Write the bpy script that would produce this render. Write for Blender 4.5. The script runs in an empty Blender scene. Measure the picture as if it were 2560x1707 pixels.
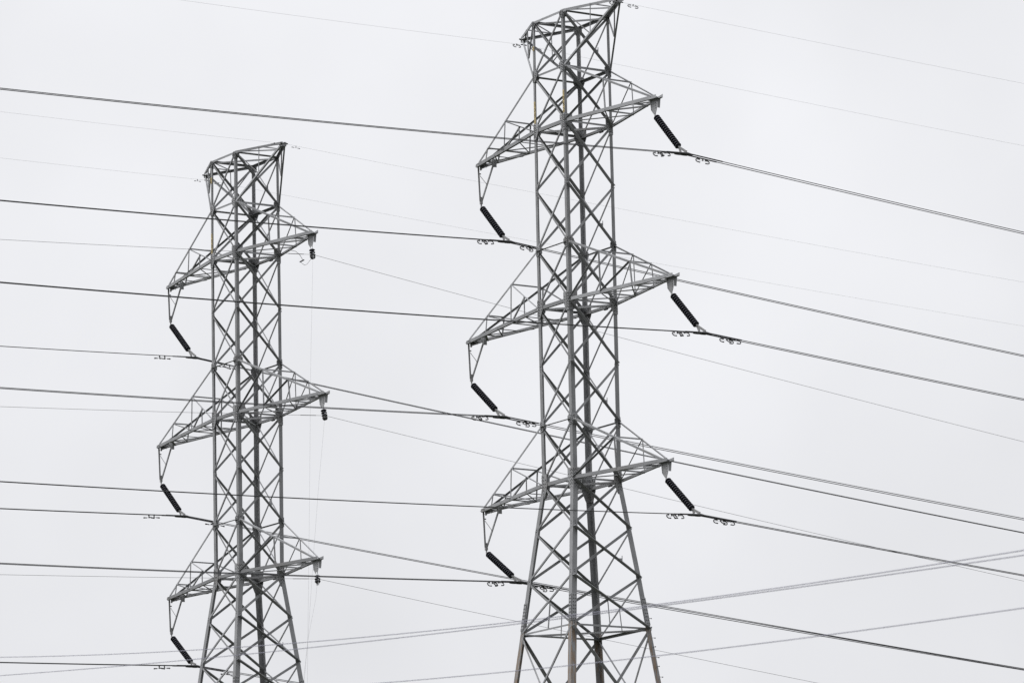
import bpy, bmesh, math, random
from mathutils import Vector, Matrix
random.seed(7)
SC = bpy.context.scene
R = math.radians

# ------------------------------------------------------------------ camera
PITCH, ROLL, CAMZ = 0.19186586, -0.02159364, 1.7
cd = bpy.data.cameras.new("camera")
cam = bpy.data.objects.new("camera", cd)
SC.collection.objects.link(cam)
fw = Vector((0, math.cos(PITCH), math.sin(PITCH)))
rt = Vector((1, 0, 0)); up = Vector((0, -math.sin(PITCH), math.cos(PITCH)))
c_, s_ = math.cos(ROLL), math.sin(ROLL)
rt2 = c_ * rt + s_ * up; up2 = -s_ * rt + c_ * up
m = Matrix.Identity(4)
for i in range(3):
    m[i][0] = rt2[i]; m[i][1] = up2[i]; m[i][2] = -fw[i]
m[2][3] = CAMZ
cam.matrix_world = m
cd.sensor_fit = 'HORIZONTAL'; cd.sensor_width = 36.0
cd.lens = 11990.75 / 2560 * 36.0
cd.clip_start = 0.5; cd.clip_end = 9000
cd.dof.use_dof = True; cd.dof.focus_distance = 206.0; cd.dof.aperture_fstop = 8.0
SC.camera = cam

# ------------------------------------------------------------------ sky, sun, exposure
SUN_EL, SUN_AZ = 52.0, 256.0          # azimuth clockwise from +Y (the view direction)
W = bpy.data.worlds.new("World"); SC.world = W; W.use_nodes = True
nt = W.node_tree; nt.nodes.clear()
def N(tree, kind, **kw):
    n = tree.nodes.new(kind)
    for k, v in kw.items():
        setattr(n, k, v)
    return n
def L(tree, a, b): tree.links.new(a, b)
sky = N(nt, 'ShaderNodeTexSky', sky_type='NISHITA')
sky.sun_disc = False; sky.sun_elevation = R(SUN_EL); sky.sun_rotation = R(SUN_AZ)
sky.dust_density = 6.0; sky.air_density = 1.0
hs = N(nt, 'ShaderNodeHueSaturation'); hs.inputs['Saturation'].default_value = 0.12
L(nt, sky.outputs[0], hs.inputs['Color'])
tc = N(nt, 'ShaderNodeTexCoord')
sep = N(nt, 'ShaderNodeSeparateXYZ'); L(nt, tc.outputs['Generated'], sep.inputs[0])
elev = N(nt, 'ShaderNodeMapRange', interpolation_type='SMOOTHSTEP')
L(nt, sep.outputs['Z'], elev.inputs['Value'])
elev.inputs['From Min'].default_value = 0.08; elev.inputs['From Max'].default_value = 0.30
elev.inputs['To Min'].default_value = 0.935; elev.inputs['To Max'].default_value = 1.03
noi = N(nt, 'ShaderNodeTexNoise'); L(nt, tc.outputs['Generated'], noi.inputs['Vector'])
noi.inputs['Scale'].default_value = 13.0; noi.inputs['Detail'].default_value = 4.0; noi.inputs['Roughness'].default_value = 0.45
nmap = N(nt, 'ShaderNodeMapRange'); L(nt, noi.outputs[0], nmap.inputs['Value'])
nmap.inputs['From Min'].default_value = 0.3; nmap.inputs['From Max'].default_value = 0.7
nmap.inputs['To Min'].default_value = 0.93; nmap.inputs['To Max'].default_value = 1.03
def dot_to(vec):
    d = N(nt, 'ShaderNodeVectorMath', operation='DOT_PRODUCT')
    L(nt, tc.outputs['Generated'], d.inputs[0]); d.inputs[1].default_value = Vector(vec).normalized()
    return d.outputs['Value']
def mr(val, a, b, c, d):
    n = N(nt, 'ShaderNodeMapRange', interpolation_type='SMOOTHSTEP'); L(nt, val, n.inputs['Value'])
    n.inputs['From Min'].default_value = a; n.inputs['From Max'].default_value = b
    n.inputs['To Min'].default_value = c; n.inputs['To Max'].default_value = d
    return n.outputs[0]
def mul(a, b):
    n = N(nt, 'ShaderNodeMath', operation='MULTIPLY'); L(nt, a, n.inputs[0]); L(nt, b, n.inputs[1])
    return n.outputs[0]
sd = Vector((math.sin(R(SUN_AZ)) * math.cos(R(SUN_EL)), math.cos(R(SUN_AZ)) * math.cos(R(SUN_EL)), math.sin(R(SUN_EL))))
glow = mr(dot_to(sd), 0.3, 1.0, 1.0, 1.7)                 # the cloud is brightest in front of the hidden sun
dark1 = mr(dot_to((-0.14, 0.985, 0.125)), 0.9970, 0.99995, 1.0, 0.955)   # sky darkened low on the left: cloud plus painted-in lens vignette
dark2 = mr(dot_to((0.12, 0.985, 0.15)), 0.9955, 0.9999, 1.0, 0.955)  # same corner darkening painted into the sky at lower right
dark3 = mr(dot_to((0.118, 0.96, 0.262)), 0.9975, 0.99995, 1.0, 0.955)  # and painted in again at the upper right corner
zen = mr(sep.outputs['Z'], 0.28, 1.0, 1.0, 2.3)            # an overcast sky is brightest overhead ...
hor = mr(sep.outputs['Z'], -0.02, 0.105, 0.45, 1.0)        # ... and dull along the horizon
fac = mul(mul(mul(mul(elev.outputs[0], nmap.outputs[0]), glow), mul(dark1, dark2)), mul(mul(zen, hor), dark3))
ov = N(nt, 'ShaderNodeVectorMath', operation='SCALE')
ov.inputs[0].default_value = (9.36, 9.43, 9.78); L(nt, fac, ov.inputs['Scale'])
mix = N(nt, 'ShaderNodeMixRGB'); mix.inputs['Fac'].default_value = 0.9
L(nt, hs.outputs[0], mix.inputs[1]); L(nt, ov.outputs[0], mix.inputs[2])
bg = N(nt, 'ShaderNodeBackground'); bg.inputs['Strength'].default_value = 0.1
L(nt, mix.outputs[0], bg.inputs['Color'])
wo = N(nt, 'ShaderNodeOutputWorld'); L(nt, bg.outputs[0], wo.inputs['Surface'])

sl = bpy.data.lights.new("sun", 'SUN'); sl.energy = 1.5; sl.angle = R(30); sl.color = (1.0, 0.97, 0.93)
sun = bpy.data.objects.new("sun", sl); SC.collection.objects.link(sun)
sun.rotation_euler = (-sd).to_track_quat('-Z', 'Y').to_euler()
SC.view_settings.view_transform = 'Standard'; SC.view_settings.look = 'None'
SC.view_settings.exposure = 0.0; SC.view_settings.gamma = 1.0

# ------------------------------------------------------------------ materials
def material(name, col, rough=0.6, metal=0.0, var=0.0, scale=3.0, spec=0.4):
    mt = bpy.data.materials.new(name); mt.use_nodes = True
    t = mt.node_tree; b = t.nodes['Principled BSDF']
    b.inputs['Base Color'].default_value = (*col, 1); b.inputs['Roughness'].default_value = rough
    b.inputs['Metallic'].default_value = metal; b.inputs['Specular IOR Level'].default_value = spec
    if var:
        co = N(t, 'ShaderNodeTexCoord')
        n1 = N(t, 'ShaderNodeTexNoise'); n1.inputs['Scale'].default_value = scale; n1.inputs['Detail'].default_value = 6
        L(t, co.outputs['Object'], n1.inputs['Vector'])
        mp = N(t, 'ShaderNodeMapRange'); L(t, n1.outputs[0], mp.inputs['Value'])
        mp.inputs['From Min'].default_value = 0.3; mp.inputs['From Max'].default_value = 0.7
        mp.inputs['To Min'].default_value = 1 - var; mp.inputs['To Max'].default_value = 1 + var
        sc = N(t, 'ShaderNodeVectorMath', operation='SCALE'); sc.inputs[0].default_value = col
        L(t, mp.outputs[0], sc.inputs['Scale']); L(t, sc.outputs[0], b.inputs['Base Color'])
        n2 = N(t, 'ShaderNodeMapRange'); L(t, n1.outputs[0], n2.inputs['Value'])
        n2.inputs['To Min'].default_value = rough - 0.15; n2.inputs['To Max'].default_value = rough + 0.15
        L(t, n2.outputs[0], b.inputs['Roughness'])
    return mt
def per_member(mt, lo, hi, brown):
    t = mt.node_tree; b = t.nodes['Principled BSDF']; src = b.inputs['Base Color'].links[0].from_socket
    oi = N(t, 'ShaderNodeObjectInfo'); mp = N(t, 'ShaderNodeMapRange'); L(t, oi.outputs['Random'], mp.inputs['Value'])
    mp.inputs['To Min'].default_value = lo; mp.inputs['To Max'].default_value = hi
    sc = N(t, 'ShaderNodeVectorMath', operation='SCALE'); L(t, src, sc.inputs[0]); L(t, mp.outputs[0], sc.inputs['Scale'])
    co = N(t, 'ShaderNodeTexCoord'); n1 = N(t, 'ShaderNodeTexNoise'); n1.inputs['Scale'].default_value = 1.1; n1.inputs['Detail'].default_value = 7
    L(t, co.outputs['Object'], n1.inputs['Vector'])
    m1 = N(t, 'ShaderNodeMapRange', interpolation_type='SMOOTHSTEP'); L(t, n1.outputs[0], m1.inputs['Value'])
    m1.inputs['From Min'].default_value = 0.5; m1.inputs['From Max'].default_value = 0.72; m1.inputs['To Max'].default_value = brown
    mx = N(t, 'ShaderNodeMixRGB'); L(t, m1.outputs[0], mx.inputs['Fac']); L(t, sc.outputs[0], mx.inputs[1]); mx.inputs[2].default_value = (0.095, 0.085, 0.074, 1)
    L(t, mx.outputs[0], b.inputs['Base Color'])
    return mt
STEEL = material('galvanised steel', (0.202, 0.205, 0.211), 0.62, 0.05, 0.17, 2.2, 0.18)
PLATE = material('galvanised plate', (0.20, 0.203, 0.208), 0.6, 0.05, 0.14, 4.0, 0.2)
per_member(STEEL, 0.78, 1.2, 0.4); per_member(PLATE, 0.85, 1.15, 0.35)
BOLT = material('dark bolt head', (0.035, 0.034, 0.033), 0.5, 0.3)
DISC = material('dark glazed porcelain', (0.007, 0.007, 0.015), 0.42, 0.0, 0, 1, 0.5)
CAP = material('insulator cap metal', (0.035, 0.035, 0.04), 0.5, 0.4)
FIT = material('line fitting metal', (0.17, 0.17, 0.17), 0.5, 0.3, 0.2, 8)
CLAMP = material('clamp metal', (0.045, 0.045, 0.047), 0.5, 0.3)
ALU = material('weathered conductor', (0.035, 0.035, 0.038), 0.6, 0.1)
EARTH = material('earth wire strand', (0.32, 0.32, 0.33), 0.5, 0.3)
ROPE = material('grey rope', (0.10, 0.10, 0.105), 0.8)
PALECABLE = material('grey cable sheath', (0.17, 0.17, 0.21), 0.7)
OCHRE = material('faded yellow plate', (0.36, 0.285, 0.135), 0.6, 0, 0.18, 14)
INK = material('dark brown lettering', (0.02, 0.015, 0.006), 0.7)
CONC = material('concrete', (0.38, 0.37, 0.35), 0.9, 0, 0.1, 3)
PALECAP = material('pale insulator fitting', (0.45, 0.46, 0.47), 0.45, 0.2)
# leg steel: galvanised with rust streaks under the splice at 28.4 m and below
def leg_material():
    mt = material('leg steel', (0.178, 0.180, 0.184), 0.62, 0.05, 0.15, 2.2, 0.18)
    t = mt.node_tree; b = t.nodes['Principled BSDF']
    src = b.inputs['Base Color'].links[0].from_socket
    co = N(t, 'ShaderNodeTexCoord'); mpg = N(t, 'ShaderNodeMapping')
    mpg.inputs['Scale'].default_value = (14, 14, 0.8); L(t, co.outputs['Object'], mpg.inputs['Vector'])
    n1 = N(t, 'ShaderNodeTexNoise'); n1.inputs['Scale'].default_value = 1.0; n1.inputs['Detail'].default_value = 5
    L(t, mpg.outputs[0], n1.inputs['Vector'])
    sp = N(t, 'ShaderNodeSeparateXYZ'); L(t, co.outputs['Object'], sp.inputs[0])
    h = N(t, 'ShaderNodeMapRange', interpolation_type='SMOOTHSTEP'); L(t, sp.outputs['Z'], h.inputs['Value'])
    h.inputs['From Min'].default_value = 29.0; h.inputs['From Max'].default_value = 28.3
    h.inputs['To Min'].default_value = 0.0; h.inputs['To Max'].default_value = 1.0
    s = N(t, 'ShaderNodeMapRange', interpolation_type='SMOOTHSTEP'); L(t, n1.outputs[0], s.inputs['Value'])
    s.inputs['From Min'].default_value = 0.42; s.inputs['From Max'].default_value = 0.62
    mm = N(t, 'ShaderNodeMath', operation='MULTIPLY'); L(t, h.outputs[0], mm.inputs[0]); L(t, s.outputs[0], mm.inputs[1])
    m2 = N(t, 'ShaderNodeMath', operation='MULTIPLY'); L(t, mm.outputs[0], m2.inputs[0]); m2.inputs[1].default_value = 0.8
    mx = N(t, 'ShaderNodeMixRGB'); L(t, m2.outputs[0], mx.inputs['Fac']); L(t, src, mx.inputs[1])
    mx.inputs[2].default_value = (0.16, 0.105, 0.06, 1)
    L(t, mx.outputs[0], b.inputs['Base Color'])
    return mt
LEG = leg_material()

# ------------------------------------------------------------------ mesh helpers
COL = SC.collection
def V(*a): return Vector(a)
class MB:
    def __init__(s): s.v = []; s.f = []; s.m = []
    def poly(s, pts, mi=0):
        i = len(s.v); s.v += [Vector(p) for p in pts]; s.f.append(list(range(i, i + len(pts)))); s.m.append(mi)
    def prism(s, ring0, ring1, mi=0):
        n = len(ring0); i = len(s.v)
        s.v += [Vector(p) for p in ring0] + [Vector(p) for p in ring1]
        s.f.append(list(range(i, i + n))[::-1]); s.f.append(list(range(i + n, i + 2 * n)))
        for k in range(n):
            s.f.append([i + k, i + (k + 1) % n, i + n + (k + 1) % n, i + n + k])
        s.m += [mi] * (n + 2)
    def angle(s, p, q, n, size, t=None, edge=1, out=1, off=0.0, out_size=None, mi=0):
        """rolled steel angle from p to q: one leg lies in the plane with normal n, the other stands out along out*n"""
        p = Vector(p); q = Vector(q); n = Vector(n)
        d = (q - p).normalized(); n = (n - d * n.dot(d)).normalized()
        w = n.cross(d).normalized()
        if w.z < -1e-6 or (abs(w.z) < 1e-6 and w.x < 0): w = -w
        t = t or max(0.008, size * 0.11); o = out_size or size
        prof = [(-size / 2, 0), (size / 2, 0), (size / 2, o), (size / 2 - t, o), (size / 2 - t, t), (-size / 2, t)]
        r = [w * (a * edge) + n * (off + b * out) for a, b in prof]
        s.prism([p + x for x in r], [q + x for x in r], mi)
    def box(s, c, ax, ay, az, mi=0):
        c = Vector(c); ax = Vector(ax); ay = Vector(ay); az = Vector(az)
        s.prism([c - ax - ay - az, c + ax - ay - az, c + ax + ay - az, c - ax + ay - az],
                [c - ax - ay + az, c + ax - ay + az, c + ax + ay + az, c - ax + ay + az], mi)
    def plate(s, pts, n, t, mi=0):
        n = Vector(n).normalized() * t
        s.prism([Vector(p) for p in pts], [Vector(p) + n for p in pts], mi)
    def tube(s, pts, r, sides=8, mi=0, caps=True):
        pts = [Vector(p) for p in pts]; rings = []
        prev = None
        for k, p in enumerate(pts):
            d = (pts[min(k + 1, len(pts) - 1)] - pts[max(k - 1, 0)]).normalized()
            a = prev - d * prev.dot(d) if prev else (V(0, 0, 1).cross(d) if abs(d.z) < 0.95 else V(1, 0, 0).cross(d))
            a.normalize(); prev = a; b = d.cross(a)
            rr = r[k] if isinstance(r, (list, tuple)) else r
            i = len(s.v)
            s.v += [p + (a * math.cos(2 * math.pi * j / sides) + b * math.sin(2 * math.pi * j / sides)) * rr for j in range(sides)]
            rings.append(i)
        for x, y in zip(rings, rings[1:]):
            for j in range(sides):
                s.f.append([x + j, x + (j + 1) % sides, y + (j + 1) % sides, y + j]); s.m.append(mi)
        if caps:
            s.f.append([rings[0] + j for j in range(sides)][::-1]); s.f.append([rings[-1] + j for j in range(sides)]); s.m += [mi, mi]
    def bolt(s, c, n, r=0.02, h=0.022, mi=1):
        c = Vector(c); n = Vector(n).normalized()
        s.tube([c, c + n * h], r, 6, mi)
    def build(s, name, mats, parent=None, smooth=False):
        me = bpy.data.meshes.new(name)
        me.from_pydata([tuple(v) for v in s.v], [], s.f)
        for mt in (mats if isinstance(mats, (list, tuple)) else [mats]): me.materials.append(mt)
        me.polygons.foreach_set('material_index', s.m)
        bm = bmesh.new(); bm.from_mesh(me); bmesh.ops.recalc_face_normals(bm, faces=bm.faces); bm.to_mesh(me); bm.free()
        if smooth: me.polygons.foreach_set('use_smooth', [True] * len(me.polygons))
        me.update()
        o = bpy.data.objects.new(name, me); COL.objects.link(o)
        if parent: o.parent = parent
        return o
def empty(name, loc, rz=0.0):
    o = bpy.data.objects.new(name, None); COL.objects.link(o)
    o.location = loc; o.rotation_euler = (0, 0, rz); o.empty_display_size = 0.3
    return o
def tag(o, label=None, cat=None, group=None, kind=None):
    for k, v in (('label', label), ('category', cat), ('group', group), ('kind', kind)):
        if v: o[k] = v
    return o
def kids(o): return [c for c in bpy.data.objects if c.parent == o]
def copy_tree(o, parent=None, skip=()):
    c = o.copy(); COL.objects.link(c); c.parent = parent
    for ch in list(o.children):
        if ch.name.split('.')[0] in skip: continue
        copy_tree(ch, c, skip)
    return c

# ------------------------------------------------------------------ setting
g = MB(); g.poly([(-4000, -3000, 0), (4000, -3000, 0), (4000, 6000, 0), (-4000, 6000, 0)])
gm = material('meadow grass', (0.026, 0.03, 0.017), 0.95, 0, 0.35, 0.06)
tag(g.build('ground', gm), kind='structure')

# ------------------------------------------------------------------ tower
ZS = [55.30, 52.862, 50.419, 47.727, 45.09, 42.561, 39.941, 37.388, 34.844, 32.773, 30.648, 28.443, 22.6, 12.5, 0.35]
WS = [2.363, 2.381, 2.40, 2.414, 2.416, 2.413, 2.410, 2.405, 2.392, 2.913, 3.442, 3.95, 5.34, 7.74, 10.65]
WS = [w + 0.05 for w in WS]
CORN = {'l': (-1, -1), 'f': (1, -1), 'r': (1, 1), 'b': (-1, 1)}
def node(c, k):
    a, b = CORN[c]; h = WS[k] / 2
    return V(a * h, b * h, ZS[k])
UX, VY, ZZ = V(1, 0, 0), V(0, 1, 0), V(0, 0, 1)
FACES = {'fr': UX, 'lf': -VY, 'lb': -UX, 'rb': VY}
LEGSIZE = [0.13, 0.13, 0.155, 0.165, 0.17, 0.19, 0.205, 0.21, 0.235, 0.24, 0.245, 0.26, 0.26, 0.27]
TL = 0.016

def make_tower():
    T = empty('transmission_tower', (0, 0, 0))
    # ---- legs: one bent angle each
    for c, (a, b) in CORN.items():
        mb = MB()
        for k in range(14):
            s = LEGSIZE[k]; p, q = node(c, k), node(c, k + 1)
            prof = [(0, 0), (-a * s, 0), (-a * s, -b * TL), (-a * TL, -b * TL), (-a * TL, -b * s), (0, -b * s)]
            mb.prism([p + V(x, y, 0) for x, y in prof], [q + V(x, y, 0) for x, y in prof])
        for k in range(1, 12):                      # heads of the leg bolts at each panel point
            for dz in (-0.16, -0.06, 0.06, 0.16):
                for n, w in ((UX * a, VY * -b), (VY * b, UX * -a)):
                    mb.bolt(node(c, k) + w * LEGSIZE[k] * 0.5 + ZZ * dz, n, 0.017, 0.016)
        mb.box(node(c, 14) + V(0, 0, -0.2), (0.55, 0, 0), (0, 0.55, 0), (0, 0, 0.35), 2)
        mb.build('leg', [LEG, BOLT, CONC], T)
    # ---- crossing diagonals on the four faces
    def dia(c0, k0, c1, k1, n, size, edge, out, off, wide=None, name='diagonal_brace'):
        p, q = node(c0, k0), node(c1, k1); d = (q - p).normalized()
        mb = MB(); mb.angle(p + d * 0.05, q - d * 0.05, n, size, None, edge, out, off, wide)
        return mb.build(name, STEEL, T)
    IN = -(TL + 0.003)
    for k in range(12):
        g_ = 1.0 if k < 8 else 1.12
        if k == 11: g_ = 1.2
        dia('f', k, 'r', k + 1, UX, 0.12 * g_, -1, 1, 0.003, 0.21 * g_)
        dia('r', k, 'f', k + 1, UX, 0.105 * g_, -1, -1, IN)
        dia('l', k, 'f', k + 1, -VY, 0.085 * g_, -1, -1, IN, 0.03)
        dia('f', k, 'l', k + 1, -VY, 0.078 * g_, -1, -1, 0.010, 0.05)
        dia('l', k, 'b', k + 1, -UX, 0.12 * g_, -1, -1, IN, 0.22 * g_)
        dia('b', k, 'l', k + 1, -UX, 0.105 * g_, -1, 1, 0.003)
        dia('r', k, 'b', k + 1, VY, 0.075 * g_, 1, 1, 0.003)
        dia('b', k, 'r', k + 1, VY, 0.07 * g_, 1, -1, IN)
    for k in (12, 13):                                   # larger panels near the ground
        for c0, c1, n in (('f', 'r', UX), ('l', 'f', -VY), ('l', 'b', -UX), ('r', 'b', VY)):
            dia(c0, k, c1, k + 1, n, 0.13, -1, 1, 0.003); dia(c1, k, c0, k + 1, n, 0.13, -1, -1, IN)
    # ---- horizontal struts
    def strut(c0, c1, k, n, size, edge=1, off=-0.045, dz=0.0, out=-1, wide=None):
        p, q = node(c0, k) + ZZ * dz, node(c1, k) + ZZ * dz; d = (q - p).normalized()
        mb = MB(); mb.angle(p + d * 0.06, q - d * 0.06, n, size, None, edge, out, off, wide)
        return mb.build('horizontal_strut', STEEL, T)
    def plan(c0, c1, k, size=0.07, dz=-0.1):
        p, q = node(c0, k) + ZZ * dz, node(c1, k) + ZZ * dz; d = (q - p).normalized()
        mb = MB(); mb.angle(p + d * 0.2, q - d * 0.2, ZZ, size, None, 1, 1, 0)
        return mb.build('plan_brace', STEEL, T)
    strut('l', 'f', 0, -VY, 0.10); strut('f', 'r', 0, UX, 0.09, -1, 0.004, 0, 1, 0.24); strut('r', 'b', 0, VY, 0.11, 1, -0.02, 0, -1, 0.17); strut('l', 'b', 0, -UX, 0.11, 1); plan('l', 'r', 0)
    strut('l', 'f', 1, -VY, 0.09); strut('f', 'r', 1, UX, 0.10); strut('r', 'b', 1, VY, 0.10, 1, -0.02, 0, -1, 0.16); strut('l', 'b', 1, -UX, 0.09, -1, -0.02, 0, -1, 0.24)
    for k in (2, 5, 8):
        s = 0.155
        for c0, c1, n in (('l', 'f', -VY), ('b', 'r', VY)):        # the arms' bottom chords run on through the body
            p, q = node(c0, k), node(c1, k)
            mb = MB(); mb.angle(p, q, n, s, 0.014, -1, -1, 0.004, 0.12); mb.build('through_chord', STEEL, T)
        strut('f', 'r', k, UX, 0.085, 1, -0.05); strut('l', 'b', k, -UX, 0.10, 1, -0.05); plan('l', 'r', k, 0.09)
        plan('f', 'b', k, 0.06, -0.16)
    for k in (4, 7):
        strut('l', 'f', k, -VY, 0.05, -1, 0.004, 0, 1, 0.12); strut('r', 'b', k, VY, 0.06)
    strut('l', 'f', 11, -VY, 0.075); strut('f', 'r', 11, UX, 0.08); strut('r', 'b', 11, VY, 0.10, 1, -0.03, 0, -1, 0.18); strut('l', 'b', 11, -UX, 0.08, -1, -0.03, 0, -1, 0.24); plan('l', 'r', 11, 0.075)
    for c0, c1, n in (('l', 'f', -VY), ('f', 'r', UX), ('l', 'b', -UX), ('r', 'b', VY)):
        w10, w11 = WS[10], WS[11]; t = w10 / (w10 + w11)
        a = (node(c0, 10) + node(c1, 10)) / 2; b = (node(c0, 11) + node(c1, 11)) / 2
        mb = MB(); mb.angle(a.lerp(b, t), b, n, 0.045, None, 1, -1, -0.09); mb.build('sag_hanger', STEEL, T)
    for k in (13,):
        for c0, c1, n in (('l', 'f', -VY), ('f', 'r', UX), ('l', 'b', -UX), ('r', 'b', VY)): strut(c0, c1, k, n, 0.11)
    # ---- gusset plates with bolts on both faces of a node
    def gusset(c, k, wid, hi, big=False):
        a, b = CORN[c]; P = node(c, k) - ZZ * (0.13 if k == 0 else 0); mb = MB()
        for n, w in ((UX * a, VY * -b), (VY * b, UX * -a)):
            o = P + n * 0.0175 + (n * 0.004)
            cut = 0.3 * wid
            pts = [(0.0, -hi * .5), (wid * .55, -hi * .5), (wid, -hi * .1), (wid, hi * .28), (wid * .55, hi * .5), (0.0, hi * .5)]
            if big: pts = [(0.0, -hi * .55), (wid * .5, -hi * .55), (wid, -hi * .12), (wid, hi * .42), (0.0, hi * .42)]
            mb.plate([o + w * x + ZZ * y for x, y in pts], n, 0.012)
            cols = (0.045, 0.105) if not big else (0.04, 0.10, 0.17)
            for x in cols:
                m_ = 4 if not big else 6
                for j in range(m_):
                    y = (-0.42 + 0.84 * (j + (0.5 if x > .05 and x < .15 else 0.15)) / m_) * hi
                    mb.bolt(o + w * x + ZZ * y + n * 0.012, n)
            for y, x in ((hi * .18, wid * .8), (hi * .02, wid * .72), (-hi * .12, wid * .82)):
                mb.bolt(o + w * x + ZZ * y + n * 0.012, n)
        return mb.build('gusset_plate', [PLATE, BOLT], T)
    for c in 'lfrb':
        gusset(c, 0, 0.22, 0.34); gusset(c, 1, 0.33, 0.52)
        gusset(c, 2, 0.36, 0.72, True); gusset(c, 5, 0.40, 0.85, True); gusset(c, 8, 0.40, 1.05, True)
        gusset(c, 4, 0.30, 0.46); gusset(c, 7, 0.30, 0.46)
    # splice angles just above the 28 m level
    for c, (a, b) in CORN.items():
        mb = MB(); d = (node(c, 10) - node(c, 11)).normalized(); P = node(c, 11)
        for n, w in ((UX * a, VY * -b), (VY * b, UX * -a)):
            o = P + n * 0.021
            ps = [o + d * t_ + w * x for t_, x in ((0.15, 0.0), (0.15, .2), (1.35, .2), (1.35, 0.0))]
            mb.plate(ps, n, 0.012)
            for j in range(8):
                for x in (0.05, 0.145): mb.bolt(o + d * (0.22 + j * .15) + w * x + n * .012, n, 0.022)
        mb.build('splice_plate', [PLATE, BOLT], T)
    # small clips where the diagonals cross, and lugs under the rear struts
    for k in (0, 3, 6, 9):
        p = node('f', k).lerp(node('r', k + 1), 0.68)
        mb = MB(); mb.box(p + V(0.03, 0.03, 0.02), (0.04, 0, 0), (0, 0.09, 0), (0, 0, 0.07)); mb.box(p + V(0.03, 0.13, 0.10), (0.012, 0, 0), (0, 0.012, 0), (0, 0, 0.11))
        mb.build('clip', STEEL, T)
    for k in (2, 5, 8):
        p = node('r', k).lerp(node('b', k), 0.32)
        mb = MB(); mb.box(p + V(0, -0.05, -0.10), (0.13, 0, 0), (0, 0.03, 0), (0, 0, 0.035)); mb.box(p + V(0, -0.05, -0.04), (0.04, 0, 0), (0, 0.02, 0), (0, 0, 0.06)); mb.build('lug', CLAMP, T)
    # step bolts up the right hand leg
    for j in range(22):
        z = 28.9 - j * 0.42; t = (ZS[11] - z) / (ZS[11] - ZS[12])
        P = node('r', 11).lerp(node('r', 12), t)
        n, w = ((UX, -VY) if j % 2 else (VY, -UX)); mb = MB(); o = P + w * 0.07
        mb.tube([o, o + n * 0.17], 0.011, 6, 0); mb.tube([o + n * 0.17, o + n * 0.20], 0.026, 6, 0); mb.build('step_bolt', CLAMP, T)
    # ---- crossarms
    def crossarm(side, kt, kb, ut, st, outer, left):
        cf, cr = ('f', 'r') if side > 0 else ('l', 'b')
        tipw = 0.15; zb = ZS[kb]
        bf, br = node(cf, kb), node(cr, kb); tf, tr = node(cf, kt), node(cr, kt)
        ef, er = V(ut, -tipw, zb - (0.06 if left else 0)), V(ut, tipw, zb - (0.06 if left else 0))
        over = 0.10 * side
        mb = MB()
        for p, q, n in ((bf, ef, -VY), (br, er, VY)):
            d = (q - p).normalized()
            mb.angle(p + d * 0.12, q + d * ((0.08 if n.y < 0 else 0.26) if side > 0 else 0.02), n, 0.15, 0.014, -1, -1, 0.004, 0.11)
        for q in (ef, er):                               # bolts at the end of each chord
            s = -1 if q.y < 0 else 1
            for i, (x, y) in enumerate(((.22, .03), (.30, .05), (.38, .0), (.46, -.03), (.34, -.04))):
                mb.bolt(q + V(-side * x, s * 0.022 + s * x * .1, y), VY * s, 0.016, 0.014)
        mb.plate([V(ut - side * 0.5, -0.22, zb - .068), V(ut + over, -tipw, zb - .068), V(ut + over, tipw, zb - .068), V(ut - side * 0.5, .22, zb - .068)], ZZ, 0.008)
        arm = mb.build('crossarm', [STEEL, BOLT], T)
        def sub(p, q, n, size, edge=1, out=-1, off=-0.02, name='lacing_bar', wide=None):
            m_ = MB(); m_.angle(p, q, n, size, None, edge, out, off, wide); return m_.build(name, STEEL, arm)
        eu = V(ut - side * 0.22, 0, zb + 0.03)
        uf_end, ur_end = eu + V(0, -tipw - .01, 0), eu + V(0, tipw + .01, 0)
        sub(tf, uf_end, -VY, 0.085, 1, -1, -0.012, 'upper_chord'); sub(tr, ur_end, VY, 0.075, 1, -1, -0.012, 'upper_chord')
        BF = lambda t: bf.lerp(ef, t); BR = lambda t: br.lerp(er, t)
        UF = lambda t: tf.lerp(uf_end, t); UR = lambda t: tr.lerp(ur_end, t)
        prev = 0.0
        for i, t in enumerate(st):
            sub(UF(t), BF(t), -VY, 0.055, 1, -1, 0.012); sub(UR(t), BR(t), VY, 0.05, 1, -1, 0.012)
            sub(UF(t), BF(prev), -VY, 0.055, 1, 1, -0.03, 'lacing_bar', 0.085); sub(UR(t), BR(prev), VY, 0.05, -1, -1, -0.03)
            sub(UF(t), UR(t), ZZ, 0.055, 1, 1, 0)
            if left:
                sub(BF(t), BR(t), ZZ, 0.12, -1, 1, -0.075, 'lacing_bar', 0.05)
                sub(BF(t), BR(prev + (t - prev) * .22), ZZ, 0.10, -1, 1, -0.088, 'lacing_bar', 0.05); sub(BF(prev + (t - prev) * .5), BR(t), ZZ, 0.055, -1, 1, -0.060)
            else:
                sub(BF(t), BR(t), ZZ, 0.055, 1, 1, -0.07)
                sub(BF(prev), BR(t), ZZ, 0.11, -1, 1, -0.085, 'lacing_bar', 0.05); sub(BF(t), BR(prev), ZZ, 0.055, -1, 1, -0.055)
            prev = t
        for t in outer:
            sub(BF(t), BR(t), ZZ, 0.06, 1, 1, -0.07); sub(BF(prev), BR(t), ZZ, 0.10, 1, 1, -0.085, 'lacing_bar', .05); prev = t
        sub(BF(prev), BR(0.96), ZZ, 0.06, 1, -1, -0.085)
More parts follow.
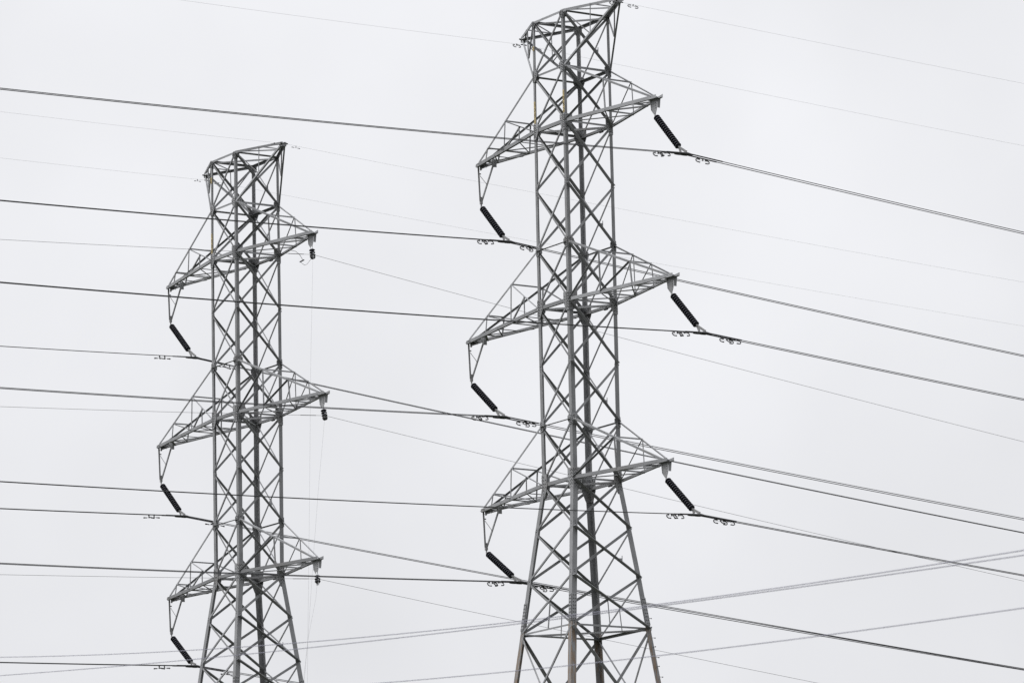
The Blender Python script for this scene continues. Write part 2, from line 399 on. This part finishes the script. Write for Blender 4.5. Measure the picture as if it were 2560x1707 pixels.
        if left:
            for t in (st[0] * .5, (st[0] + st[-1]) / 2, .93):
                sub(BF(t), BR(t), ZZ, 0.075, -1, 1, -0.068, 'lacing_bar', .04)
            t = st[0]; mid = UF(t).lerp(BF(0), 0.48)
            sub(mid, BF(t * .5), -VY, 0.04, 1, -1, 0.012); sub(mid, BF(t), -VY, 0.06, -1, -1, -0.03)
            # swing bracket: two bars down to one pin, braced towards the body
            x0, x1, ax = ut - side * 0.02, ut - side * 1.12, ut - side * 0.13
            za = zb - 1.72
            h = MB()
            h.angle(V(x0, -0.03, zb - .05), V(ax, -0.03, za), -VY, 0.085, 0.012, 1, 1, 0)
            h.box(V(ax, 0, za + 0.05), (0.055, 0, 0), (0, 0.05, 0), (0, 0, 0.16))
            h.tube([V(ax, 0, za - .08), V(ax + .01, 0, za - .24)], 0.035, 8)
            h.tube([V(x0 + .01, -.07, zb - .42), V(x0 + .01, .07, zb - .42)], 0.03, 6)
            h.build('hanger_bar', FIT, arm)
            h = MB(); h.angle(V(x1, 0.03, zb - .22), V(ax + side * .03, 0.03, za + .03), VY, 0.09, 0.012, 1, 1, 0); h.build('hanger_bar', STEEL, arm)
            h = MB(); h.angle(V(x0 - side * .1, 0, zb - .20), V(x1, 0, zb - .20), -VY, 0.07, None, -1, 1, 0); h.build('hanger_strut', STEEL, arm)
            h = MB(); h.tube([V(x0 - side * .06, 0, zb - .52), V(x0 - side * .56, 0, zb - .98)], 0.016, 6); h.build('hanger_tie', STEEL, arm)
            h = MB(); h.box(V(x1 - side * .07, 0, zb - .17), (0.08, 0, 0), (0, 0.012, 0), (0, 0, 0.19)); h.box(V(x1 - side * .14, 0.05, zb - .17), (0.012, 0, 0), (0, 0.08, 0), (0, 0, 0.19)); h.build('bracket', PLATE, arm)
            h = MB(); h.plate([V(x0 - side * .16, 0.06, zb - .02), V(x0 + side * .06, .06, zb - .02), V(x0 + side * .02, .06, zb - .26), V(x0 - side * .1, .06, zb - .26)], VY, 0.012); h.build('tip_plate', PLATE, arm)
        else:
            h = MB(); x = ut - 0.04
            h.plate([V(x - .50, 0, zb - .08), V(x, 0, zb - .08), V(x - .01, 0, zb - .50), V(x - .12, 0, zb - .73), V(x - .22, 0, zb - .73), V(x - .44, 0, zb - .50)], -VY, 0.018)
            h.plate([V(x + .002, .17, zb - .075), V(x + .002, 0.004, zb - .075), V(x + .002, 0.004, zb - .46), V(x + .002, .13, zb - .46)], UX, 0.014)
            h.plate([V(x - .5, -.13, zb - .078), V(x, -.13, zb - .078), V(x, .13, zb - .078), V(x - .5, .13, zb - .078)], ZZ, 0.008)
            for i in range(4):
                z = zb - .16 - i * .1
                for xx in (-.07, -.40): h.bolt(V(x + xx, -.018, z), -VY, 0.017, .014)
            h.tube([V(x - .17, 0, zb - .66), V(x - .17, 0, zb - .80)], 0.034, 8)
            h.build('hanger_plate', [PLATE, BOLT], arm)
        return arm
    crossarm(1, 1, 2, 6.52, (0.45,), (0.745,), False)
    crossarm(1, 4, 5, 7.38, (0.31, 0.62), (0.83,), False)
    crossarm(1, 7, 8, 6.60, (0.47,), (0.76,), False)
    crossarm(-1, 1, 2, -7.72, (0.51, 0.83), (), True)
    crossarm(-1, 4, 5, -8.83, (0.37, 0.725), (0.86,), True)
    crossarm(-1, 7, 8, -7.88, (0.51, 0.83), (), True)
    # ---- earth wire peaks
    for side in (1, -1):
        cf, cr = ('f', 'r') if side > 0 else ('l', 'b')
        ut = 3.84 * side; z = ZS[0] + 0.02
        ef, er = V(ut, -.12, z), V(ut, .12, z)
        mb = MB()
        mb.angle(node(cf, 0), ef, -VY, 0.12, 0.012, 1, -1, 0.006); mb.angle(node(cr, 0), er, VY, 0.12, 0.012, 1, -1, 0.006)
        mb.plate([V(ut - side * .3, -.16, z - .05), V(ut + side * .05, -.13, z - .05), V(ut + side * .05, .13, z - .05), V(ut - side * .3, .16, z - .05)], ZZ, 0.01)
        mb.box(V(ut, 0, z - .1), (0.05, 0, 0), (0, .10, 0), (0, 0, 0.06)); mb.tube([V(ut, -.2, z - .02), V(ut, .2, z - .02)], 0.035, 8, 1)
        pk = mb.build('earth_wire_peak', [STEEL, BOLT], T)
        def sub(p, q, n, size, edge=1, out=-1, off=-0.02, name='lacing_bar'):
            m_ = MB(); m_.angle(p, q, n, size, None, edge, out, off); return m_.build(name, STEEL, pk)
        lf_, lr_ = ef + V(-side * .12, 0, -.08), er + V(-side * .12, 0, -.08)
        sub(node(cf, 1), lf_, -VY, 0.09, -1, -1, 0.01, 'lower_chord'); sub(node(cr, 1), lr_, VY, 0.085, -1, -1, 0.01, 'lower_chord')
        for t0, t1, l_, n in ((node(cf, 0), ef, (node(cf, 1), lf_), -VY), (node(cr, 0), er, (node(cr, 1), lr_), VY)):
            m_ = t0.lerp(t1, .5); b_ = l_[0].lerp(l_[1], .5)
            sub(m_, b_, n, 0.045); sub(t0, b_, n, 0.055, -1)
        a_, b_ = node(cf, 0).lerp(ef, .5), node(cr, 0).lerp(er, .5)
        sub(a_, b_, ZZ, 0.055, 1, -1, 0.07); sub(node(cf, 0), b_, ZZ, 0.06, 1, -1, 0.05); sub(a_, er, ZZ, 0.06, 1, -1, 0.05)
    return T

TA_LOC, TA_YAW = (2.8554942, 202.751254, 0.0), -1.00071253
TB_LOC, TB_YAW = (-12.8195429, 227.35758, -0.1514), -0.99713531
tower = make_tower()
tower2 = copy_tree(tower)
tower.location = TA_LOC; tower.rotation_euler = (0, 0, TA_YAW)
tower2.location = TB_LOC; tower2.rotation_euler = (0, 0, TB_YAW)
tag(tower, 'nearer and larger grey lattice tower on the right, long insulator strings under all six arms', 'pylon', 'lattice transmission towers')
tag(tower2, 'farther and smaller grey lattice tower on the left, short pulleys under its right arms', 'pylon', 'lattice transmission towers')

# ---- number plates riveted to the legs
def glyph_mesh(ch):
    cu = bpy.data.curves.new('glyph', 'FONT'); cu.body = ch; cu.size = 1.0; cu.align_x = 'CENTER'; cu.extrude = 0.02
    ob = bpy.data.objects.new('glyph', cu); COL.objects.link(ob)
    dg = bpy.context.evaluated_depsgraph_get(); me = bpy.data.meshes.new_from_object(ob.evaluated_get(dg))
    vs = [v.co.copy() for v in me.vertices]; fs = [list(p.vertices) for p in me.polygons]
    bpy.data.objects.remove(ob); bpy.data.curves.remove(cu); bpy.data.meshes.remove(me)
    return vs, fs
def marker(T, c, ztop, zbot, text, wid=0.125):
    a, b = CORN[c]; t = (ZS[1] - ztop) / (ZS[1] - ZS[2])
    P = V(a * WS[1] / 2, -WS[1] / 2, 0); y = P.y - 0.006
    cx = P.x - a * 0.066; h = ztop - zbot
    mb = MB(); mb.plate([V(cx - wid / 2, y, zbot), V(cx + wid / 2, y, zbot), V(cx + wid / 2, y, ztop), V(cx - wid / 2, y, ztop)], -VY, 0.006)
    o = mb.build('number_plate', OCHRE, T)
    g_ = MB(); n = len(text); step = h / n
    for i, ch in enumerate(text):
        vs, fs = glyph_mesh(ch); k = len(g_.v); zc = ztop - step * (i + 0.88)
        mx = max(v.y for v in vs); sc = step * .76 / mx; sx = min(sc, wid * .8 / (max(v.x for v in vs) - min(v.x for v in vs) + 1e-6))
        g_.v += [V(cx + v.x * sx, y - 0.008 - v.z * .05, zc + v.y * sc) for v in vs]
        g_.f += [[k + j for j in f] for f in fs]; g_.m += [0] * len(fs)
    g_.build('numeral', INK, o)
marker(tower, 'f', 51.77, 50.78, '1082'); marker(tower, 'l', 51.74, 50.76, '1081'); marker(tower, 'l', 54.21, 54.02, '2')
marker(tower2, 'l', 51.72, 50.72, '1081'); marker(tower2, 'l', 54.50, 54.22, '2')

# ------------------------------------------------------------------ line hardware
def frame(loc, yaw):
    return Matrix.Translation(Vector(loc)) @ Matrix.Rotation(yaw, 4, 'Z')
FR = {'A': frame(TA_LOC, TA_YAW), 'B': frame(TB_LOC, TB_YAW)}
PSI = R(14.0); CC = 3.0e-4
def span(tw, st, side, s, L_, off=0.0, drop=0.0, step=2.0, start=0.0, c=CC):
    """points of a sagging wire leaving the clamp towards -v (side -1) or +v (side +1)"""
    pts = []; n = max(2, int((L_ - start) / step)) + 1
    d_ = V(math.sin(PSI), side * math.cos(PSI), 0); h = V(1, 0, 0)
    for i in range(n):
        d = start + (L_ - start) * i / (n - 1)
        p = V(*st) + d_ * d + h * off + ZZ * (s * d + c * d * d - drop)
        pts.append(FR[tw] @ p)
    return pts
PROTO = {}
def disc_mesh():
    prof = [(0.0, 0.0), (0.05, 0.0), (0.055, -0.03), (0.11, -0.045), (0.141, -0.072), (0.146, -0.09), (0.13, -0.100), (0.10, -0.078), (0.085, -0.098), (0.066, -0.08), (0.05, -0.10), (0.025, -0.10), (0.022, -0.150), (0.0, -0.150)]
    mb = MB(); n = 20; 
    for a, (r, z) in enumerate(prof):
        mb.v += [V(r * math.cos(2 * math.pi * j / n), r * math.sin(2 * math.pi * j / n), z) for j in range(n)]
    for a in range(len(prof) - 1):
        mi = 1 if a in (0, 11, 12) else 0
        for j in range(n):
            mb.f.append([a * n + j, a * n + (j + 1) % n, (a + 1) * n + (j + 1) % n, (a + 1) * n + j]); mb.m.append(mi)
    return mb
def lin_frame(p, q):
    """matrix at p whose -Z points to q"""
    z = (p - q).normalized(); x = V(0, 0, 1).cross(z)
    x = x.normalized() if x.length > 1e-4 else V(1, 0, 0); y = z.cross(x)
    mm = Matrix.Identity(4)
    for i in range(3): mm[i][0], mm[i][1], mm[i][2], mm[i][3] = x[i], y[i], z[i], p[i]
    return mm
disc_o = None
def new_disc(parent, M, mats):
    global disc_o
    if disc_o is None:
        disc_o = disc_mesh().build('disc', [DISC, CAP], parent, True); o = disc_o
    else:
        o = disc_o.copy(); COL.objects.link(o)
    o.parent = parent; o.matrix_local = M
    return o
def insulator(tw, top, clamp, offs, n, label):
    P, Q = FR[tw] @ V(*top), FR[tw] @ V(*clamp)
    root = empty('insulator_string', P); Ti = Matrix.Translation(-P)
    ax = (Q - P).normalized(); tot = (Q - P).length
    t0 = 0.10; step = 0.1435
    for i in range(n):
        new_disc(root, Ti @ lin_frame(P + ax * (t0 + i * step), Q), None)
    mb = MB(); mb.tube([V(0, 0, 0), ax * 0.1], 0.04, 8); mb.build('ball_hook', FIT, root)
    e = P + ax * (t0 + n * step)
    mb = MB(); mb.tube([e - P, e - P + ax * .07], 0.03, 8); mb.build('socket', FIT, root)
    y0 = e + ax * 0.05
    uu = (FR[tw].to_3x3() @ UX)
    mb = MB()                                           # A-shaped yoke: a leg down to each conductor
    for o_, dr in offs:
        q = FR[tw] @ (V(*clamp) + V(o_, 0, -dr + 0.05))
        n_ = FR[tw].to_3x3() @ VY
        mb.angle(y0 - P - ax * .02, q - P, n_, 0.10, 0.03, 1, 1, -0.015, 0.04)
    mb.build('yoke', FIT, root, False)
    for o_, dr in offs:
        c = V(*clamp) + V(o_, 0, -dr)
        mb = MB(); pts = []
        for d in (-.32, -.22, -.1, 0, .1, .22, .32):
            sl_ = -0.10 if d < 0 else -0.17
            pts.append(FR[tw] @ (c + V(0, d, -0.012 - 0.10 * abs(d))) - P)
        mb.tube(pts, [0.028, 0.045, 0.058, 0.062, 0.058, 0.045, 0.028], 8); mb.build('conductor_clamp', CLAMP, root, True)
    tag(root, label, 'insulator', 'insulator strings under the arms')
    return root
# damper prototypes: local x runs along the wire, the wire is at the origin, z up
def horseshoe_damper():
    r = empty('vibration_damper', (0, 0, 0))
    mb = MB(); mb.box(V(0, 0, -.035), (.03, 0, 0), (0, .022, 0), (0, 0, .07)); mb.tube([V(-.03, 0, 0), V(.03, 0, 0)], .035, 8); mb.build('clamp', CLAMP, r)
    mb = MB(); mb.tube([V(-.36, 0, -.115), V(-.15, 0, -.10), V(0, 0, -.095), V(.15, 0, -.10), V(.36, 0, -.115)], .006, 6); mb.build('messenger_wire', CLAMP, r)
    for s in (1, -1):
        mb = MB(); pts = []
        for i in range(13):
            a = -math.pi / 2 + math.pi * i / 12
            pts.append(V(s * (.27 + .11 * math.cos(a)), .06 * math.sin(a), -.125 - .095 * math.sin(a)))
        pts = [V(s * .15, -.06, -.03)] + pts + [V(s * .15, .06, -.22)]
        mb.tube(pts, [.036] + [.028] * 13 + [.036], 8); mb.build('horseshoe_weight', CLAMP, r, True)
    return r
def bar_damper():
    r = empty('vibration_damper', (0, 0, 0))
    mb = MB(); mb.box(V(0, 0, -.05), (.02, 0, 0), (0, .018, 0), (0, 0, .07)); mb.tube([V(-.025, 0, 0), V(.025, 0, 0)], .032, 8); mb.build('clamp', CLAMP, r)
    mb = MB(); mb.tube([V(-.30, 0, -.13), V(0, 0, -.115), V(.30, 0, -.13)], .008, 6); mb.build('messenger_wire', CLAMP, r)
    for s in (1, -1):
        mb = MB(); mb.tube([V(s * .14, 0, -.125), V(s * .17, 0, -.125), V(s * .24, 0, -.125), V(s * .26, 0, -.125), V(s * .33, 0, -.13), V(s * .345, 0, -.13)], [.020, .026, .022, .030, .034, .015], 8); mb.build('weight', CLAMP, r, True)
    return r
DP = {}
def damper(kind, tw, st, side, s, d, off, drop, label, scale=0.8):
    if kind not in DP:
        r = horseshoe_damper() if kind == 'h' else bar_damper(); DP[kind] = r
    else: r = copy_tree(DP[kind])
    p, q = span(tw, st, side, s, d + .1, off, drop, 0.2, d)[:2]
    x = (q - p).normalized() * -side; y = V(0, 0, 1).cross(x).normalized(); z = x.cross(y)
    mm = Matrix.Identity(4)
    for i in range(3): mm[i][0], mm[i][1], mm[i][2], mm[i][3] = x[i] * scale, y[i] * scale, z[i] * scale, p[i] - z[i] * 0.012
    r.matrix_world = mm
    tag(r, label, 'vibration damper', 'vibration dampers clamped under the wires')
    return r
def wire(name, pts, r, mat, label, cat, group, sides=6):
    o0 = pts[len(pts) // 2]
    mb = MB(); mb.tube([p - o0 for p in pts], r, sides)
    o = mb.build(name, mat, None, True); o.location = o0
    return tag(o, label, cat, group)

SUB = 0.215
#  tower, insulator top, clamp, slope left, slope right, how much the near wire hangs lower, place, dampers (left d's, right d's)
PH = [
 ('A', (6.31, 0, 49.66), (8.34, 0, 47.58), -.103, -.177, .070, 'top right', (1.40,), (1.02,)),
 ('A', (7.17, 0, 41.80), (9.33, 0, 39.76), -.091, -.162, .070, 'middle right', (1.36,), (1.24,)),
 ('A', (6.39, 0, 34.09), (8.56, 0, 32.26), -.079, -.152, .062, 'bottom right', (1.37,), (1.2,)),
 ('A', (-7.60, 0, 48.48), (-5.56, 0, 46.51), -.094, -.175, .075, 'top left', (1.36,), (1.1,)),
 ('A', (-8.67, 0, 40.62), (-6.26, 0, 38.75), -.083, -.161, .042, 'middle left', (1.4,), (1.15,)),
 ('A', (-7.72, 0, 32.90), (-5.19, 0, 31.27), -.073, -.148, .030, 'bottom left', (1.45,), (1.17,)),
 ('B', (-7.60, 0, 48.48), (-5.27, 0, 46.43), -.085, -.181, .080, 'top left', (2.1,), (1.7,)),
 ('B', (-8.67, 0, 40.62), (-6.51, 0, 38.72), -.073, -.162, .045, 'middle left', (2.08,), (1.65,)),
 ('B', (-7.72, 0, 32.90), (-5.54, 0, 31.21), -.067, -.142, .025, 'bottom left', (2.1,), (1.87,)),
]
for tw, top, cl, sL, sR, dr, where, dl, drr in PH:
    near = 'nearer tower' if tw == 'A' else 'farther tower'
    offs = ((SUB, dr / 2), (-SUB, -dr / 2))
    insulator(tw, top, cl, offs, 16, 'dark ribbed insulator string under the %s arm of the %s' % (where, near))
    for i, (o_, d_) in enumerate(offs):
        hi = 'upper' if i == 0 else 'lower'
        a = span(tw, cl, -1, sL, 150, o_, d_, 1.5)[::-1]; b = span(tw, cl, 1, sR, 260, o_, d_, 1.5)[1:]
        w = wire('conductor', a + b, 0.0168, ALU, '%s wire of the pair clamped under the %s arm of the %s' % (hi, where, near), 'power line', 'power line conductors')
        o0 = w.location
        for sd_, s_l, ln in ((-1, sL, 1.25), (1, sR, 1.6)):
            mb = MB(); mb.tube([p - o0 for p in span(tw, cl, sd_, s_l, ln, o_, d_, 0.3, 0.15)], 0.029, 8); mb.build('armour_rod', ALU, w, True)
        for sd_, s_l, ds, nm in ((-1, sL, dl, 'left'), (1, sR, drr, 'right')):
            for d0 in ds:
                if tw == 'A' and where == 'top right' and sd_ == 1 and i == 0: continue
                dd = d0 + (0.03 if i else -0.03) * (1 if sd_ < 0 else -1)
                damper('h' if tw == 'A' else 's', tw, cl, sd_, s_l, dd, o_, d_,
                       '%s damper on %s wire, %s of clamp at %s %s arm' % ('horseshoe' if tw == 'A' else 'straight', hi, nm, near, where), 0.8 if tw == 'A' else 1.05)

# ---- stringing pulleys and pilot ropes on the farther tower
def pulley(top, bot, label):
    P, Q = FR['B'] @ V(*top), FR['B'] @ V(*bot); root = empty('stringing_pulley', P); Ti = Matrix.Translation(-P)
    ax = (Q - P).normalized()
    mb = MB(); mb.tube([V(0, 0, .08), V(0, 0, 0), ax * .02, ax * .08, ax * .09], [.04, .045, .06, .06, .04], 8); mb.build('hook', PALECAP, root, True)
    for i in range(3):
        new_disc(root, Ti @ lin_frame(P + ax * (.04 + .125 * i), Q) @ Matrix.Scale(0.98, 4), None)
    uu = FR['B'].to_3x3() @ UX; vv = FR['B'].to_3x3() @ VY
    mb = MB()
    for s in (1, -1):
        mb.box(ax * .40 + uu * (s * .06), uu * .008, vv * .03, V(0, 0, .15))
    mb.build('side_frame', PALECAP, root)
    c = Q - P
    mb = MB(); mb.tube([c - uu * .05, c - uu * .03, c + uu * .03, c + uu * .05], [.12, .09, .09, .12], 14); mb.build('sheave', CLAMP, root, True)
    return tag(root, label, 'pulley block', 'stringing pulleys on the farther tower')
PU = [((6.33, 0, 49.70), (6.42, 0, 49.25), -.111, -.222, 'top right'),
      ((7.19, 0, 41.85), (7.34, 0, 41.37), -.101, -.205, 'middle right'),
      ((6.41, 0, 34.13), (6.46, 0, 33.78), -.086, -.184, 'bottom right')]
for top, bot, sL, sR, where in PU:
    pulley(top, bot, 'short black pulley block hanging under the %s arm of the farther tower' % where)
    st = (bot[0], 0, bot[2] + 0.11)
    a = span('B', st, -1, sL, 150, 0, 0, 1.5)[::-1]; b = span('B', st, 1, sR, 240, 0, 0, 1.5)[1:]
    w = wire('pilot_rope', a + b, 0.0085, ROPE, 'thin pilot rope running through the pulley under the farther tower %s arm' % where, 'rope', 'pilot ropes through the pulleys')
    mb = MB(); mb.tube([p - w.location for p in span('B', st, -1, sL, 1.6, 0, 0, .3, .6)], 0.016, 6); mb.build('swivel', CLAMP, w, True)
# hand lines hanging from the pulleys to the ground, held together near the tower foot
def hang(pts, label, n=40):
    P = [V(*p) for p in pts]; out = []
    for k in range(n + 1):
        t = k / n; x = t * (len(P) - 1); i = min(int(x), len(P) - 2); out.append(P[i].lerp(P[i + 1], x - i))
    return wire('hand_line', [FR['B'] @ p for p in out], 0.0030, ROPE, label, 'rope', 'hand lines hanging from the pulleys')
hang([(6.42, 0, 49.15), (6.10, 0, 44.34), (5.83, 0, 38.26), (5.66, 0, 34.68), (5.49, 0, 31.41), (5.39, 0, 29.11), (4.9, 0, 18), (4.3, 0, .1)], 'thin line hanging from the top right pulley of the farther tower')
hang([(7.30, 0, 41.30), (6.65, 0, 38.14), (6.16, 0, 35.35), (5.46, 0, 30.99), (5.07, 0, 29.15), (4.6, 0, 18), (4.2, 0, .1)], 'thin line hanging from the middle right pulley of the farther tower')
hang([(6.42, 0, 33.70), (6.27, 0, 33.0), (5.49, 0, 31.13), (5.0, 0, 29.16), (4.5, 0, 18), (4.1, 0, .1)], 'thin line hanging from the bottom right pulley of the farther tower')
# the slack tail of the pilot rope at the top pulley
pts = [(-1.35, 49.46), (-.95, 49.42), (-.75, 49.3), (-.60, 49.1), (-.58, 49.02)]
pts2 = [(-.72, 48.86), (-.63, 48.99), (-.45, 48.98)]
loop = [(-.62, 49.0), (-.66, 48.93), (-.60, 48.86), (-.45, 48.80), (-.32, 48.87), (-.2, 49.03), (-.04, 49.2)]
mb = MB(); o0 = FR['B'] @ V(6.44, -.4, 49.1)
for P_, r_ in ((pts, .011), (loop, .009)):
    mb.tube([FR['B'] @ V(6.44, a, b) - o0 for a, b in P_], r_, 6)
tl = mb.build('rope_tail', ROPE, None, True); tl.location = o0
tag(tl, 'curled slack rope tail below the top right pulley of the farther tower', 'rope')
mb = MB(); mb.tube([FR['B'] @ V(6.44, -.72, 48.93) - o0, FR['B'] @ V(6.44, -.5, 49.05) - o0], .035, 6); mb.tube([FR['B'] @ V(6.44, -.15, 49.24) - o0, FR['B'] @ V(6.44, .05, 49.2) - o0], .05, 6); mb.build('swivel', CLAMP, tl, True)

# ------------------------------------------------------------------ earth wires
EW = [('A', (3.85, 0, 55.20), -.115, -.138, 'right peak of the nearer tower'),
      ('A', (-3.85, 0, 55.07), -.087, -.143, 'left peak of the nearer tower'),
      ('B', (3.80, 0, 55.30), -.080, -.141, 'right peak of the farther tower'),
      ('B', (-3.80, 0, 55.05), -.075, -.137, 'left peak of the farther tower')]
for tw, st, sL, sR, where in EW:
    a = span(tw, st, -1, sL, 150, 0, 0, 1.5)[::-1]; b = span(tw, st, 1, sR, 260, 0, 0, 1.5)[1:]
    w = wire('earth_wire', a + b, 0.0040, EARTH, 'faint thin earth wire carried by the %s' % where, 'power line', 'earth wires on the tower peaks')
    mb = MB(); P = FR[tw] @ V(*st)
    mb.tube([p - w.location for p in span(tw, st, -1, sL, .13, 0, 0, .1)[::-1] + span(tw, st, 1, sR, .16, 0, 0, .1)[1:]], .028, 6); mb.build('clamp', CLAMP, w, True)
    near = 'nearer' if tw == 'A' else 'farther'; pk = where.split(' ')[0]
    for sd_, s_, d_, nm in ((-1, sL, 0.42 if tw == 'A' else .62, 'left'), (1, sR, .62, 'right')):
        damper('h' if tw == 'A' else 's', tw, st, sd_, s_, d_, 0, 0, 'small damper on the earth wire, %s of the %s peak of the %s tower' % (nm, pk, near), 0.62)

# ------------------------------------------------------------------ service cables crossing close to the camera
FWD = [((-6.92, 63.6, 9.92), (4.23, 39.61, 7.53), .20, 'upper blurred grey cable crossing low in front of both towers'),
       ((-6.93, 63.65, 9.68), (4.23, 39.62, 7.49), .10, 'second blurred grey cable crossing just under the uppermost one'),
       ((-1.57, 53.74, 8.26), (4.22, 39.71, 7.06), .05, 'lowest blurred grey cable crossing the bottom right corner')]
for a, b, sag, lab in FWD:
    a, b = V(*a), V(*b); pts = []
    for i in range(61):
        t = -1.0 + 3.0 * i / 60; p = a.lerp(b, t); p.z -= 4 * sag * t * (1 - t); pts.append(p)
    wire('service_cable', pts, 0.0046, PALECABLE, lab, 'cable', 'service cables in front of the towers')
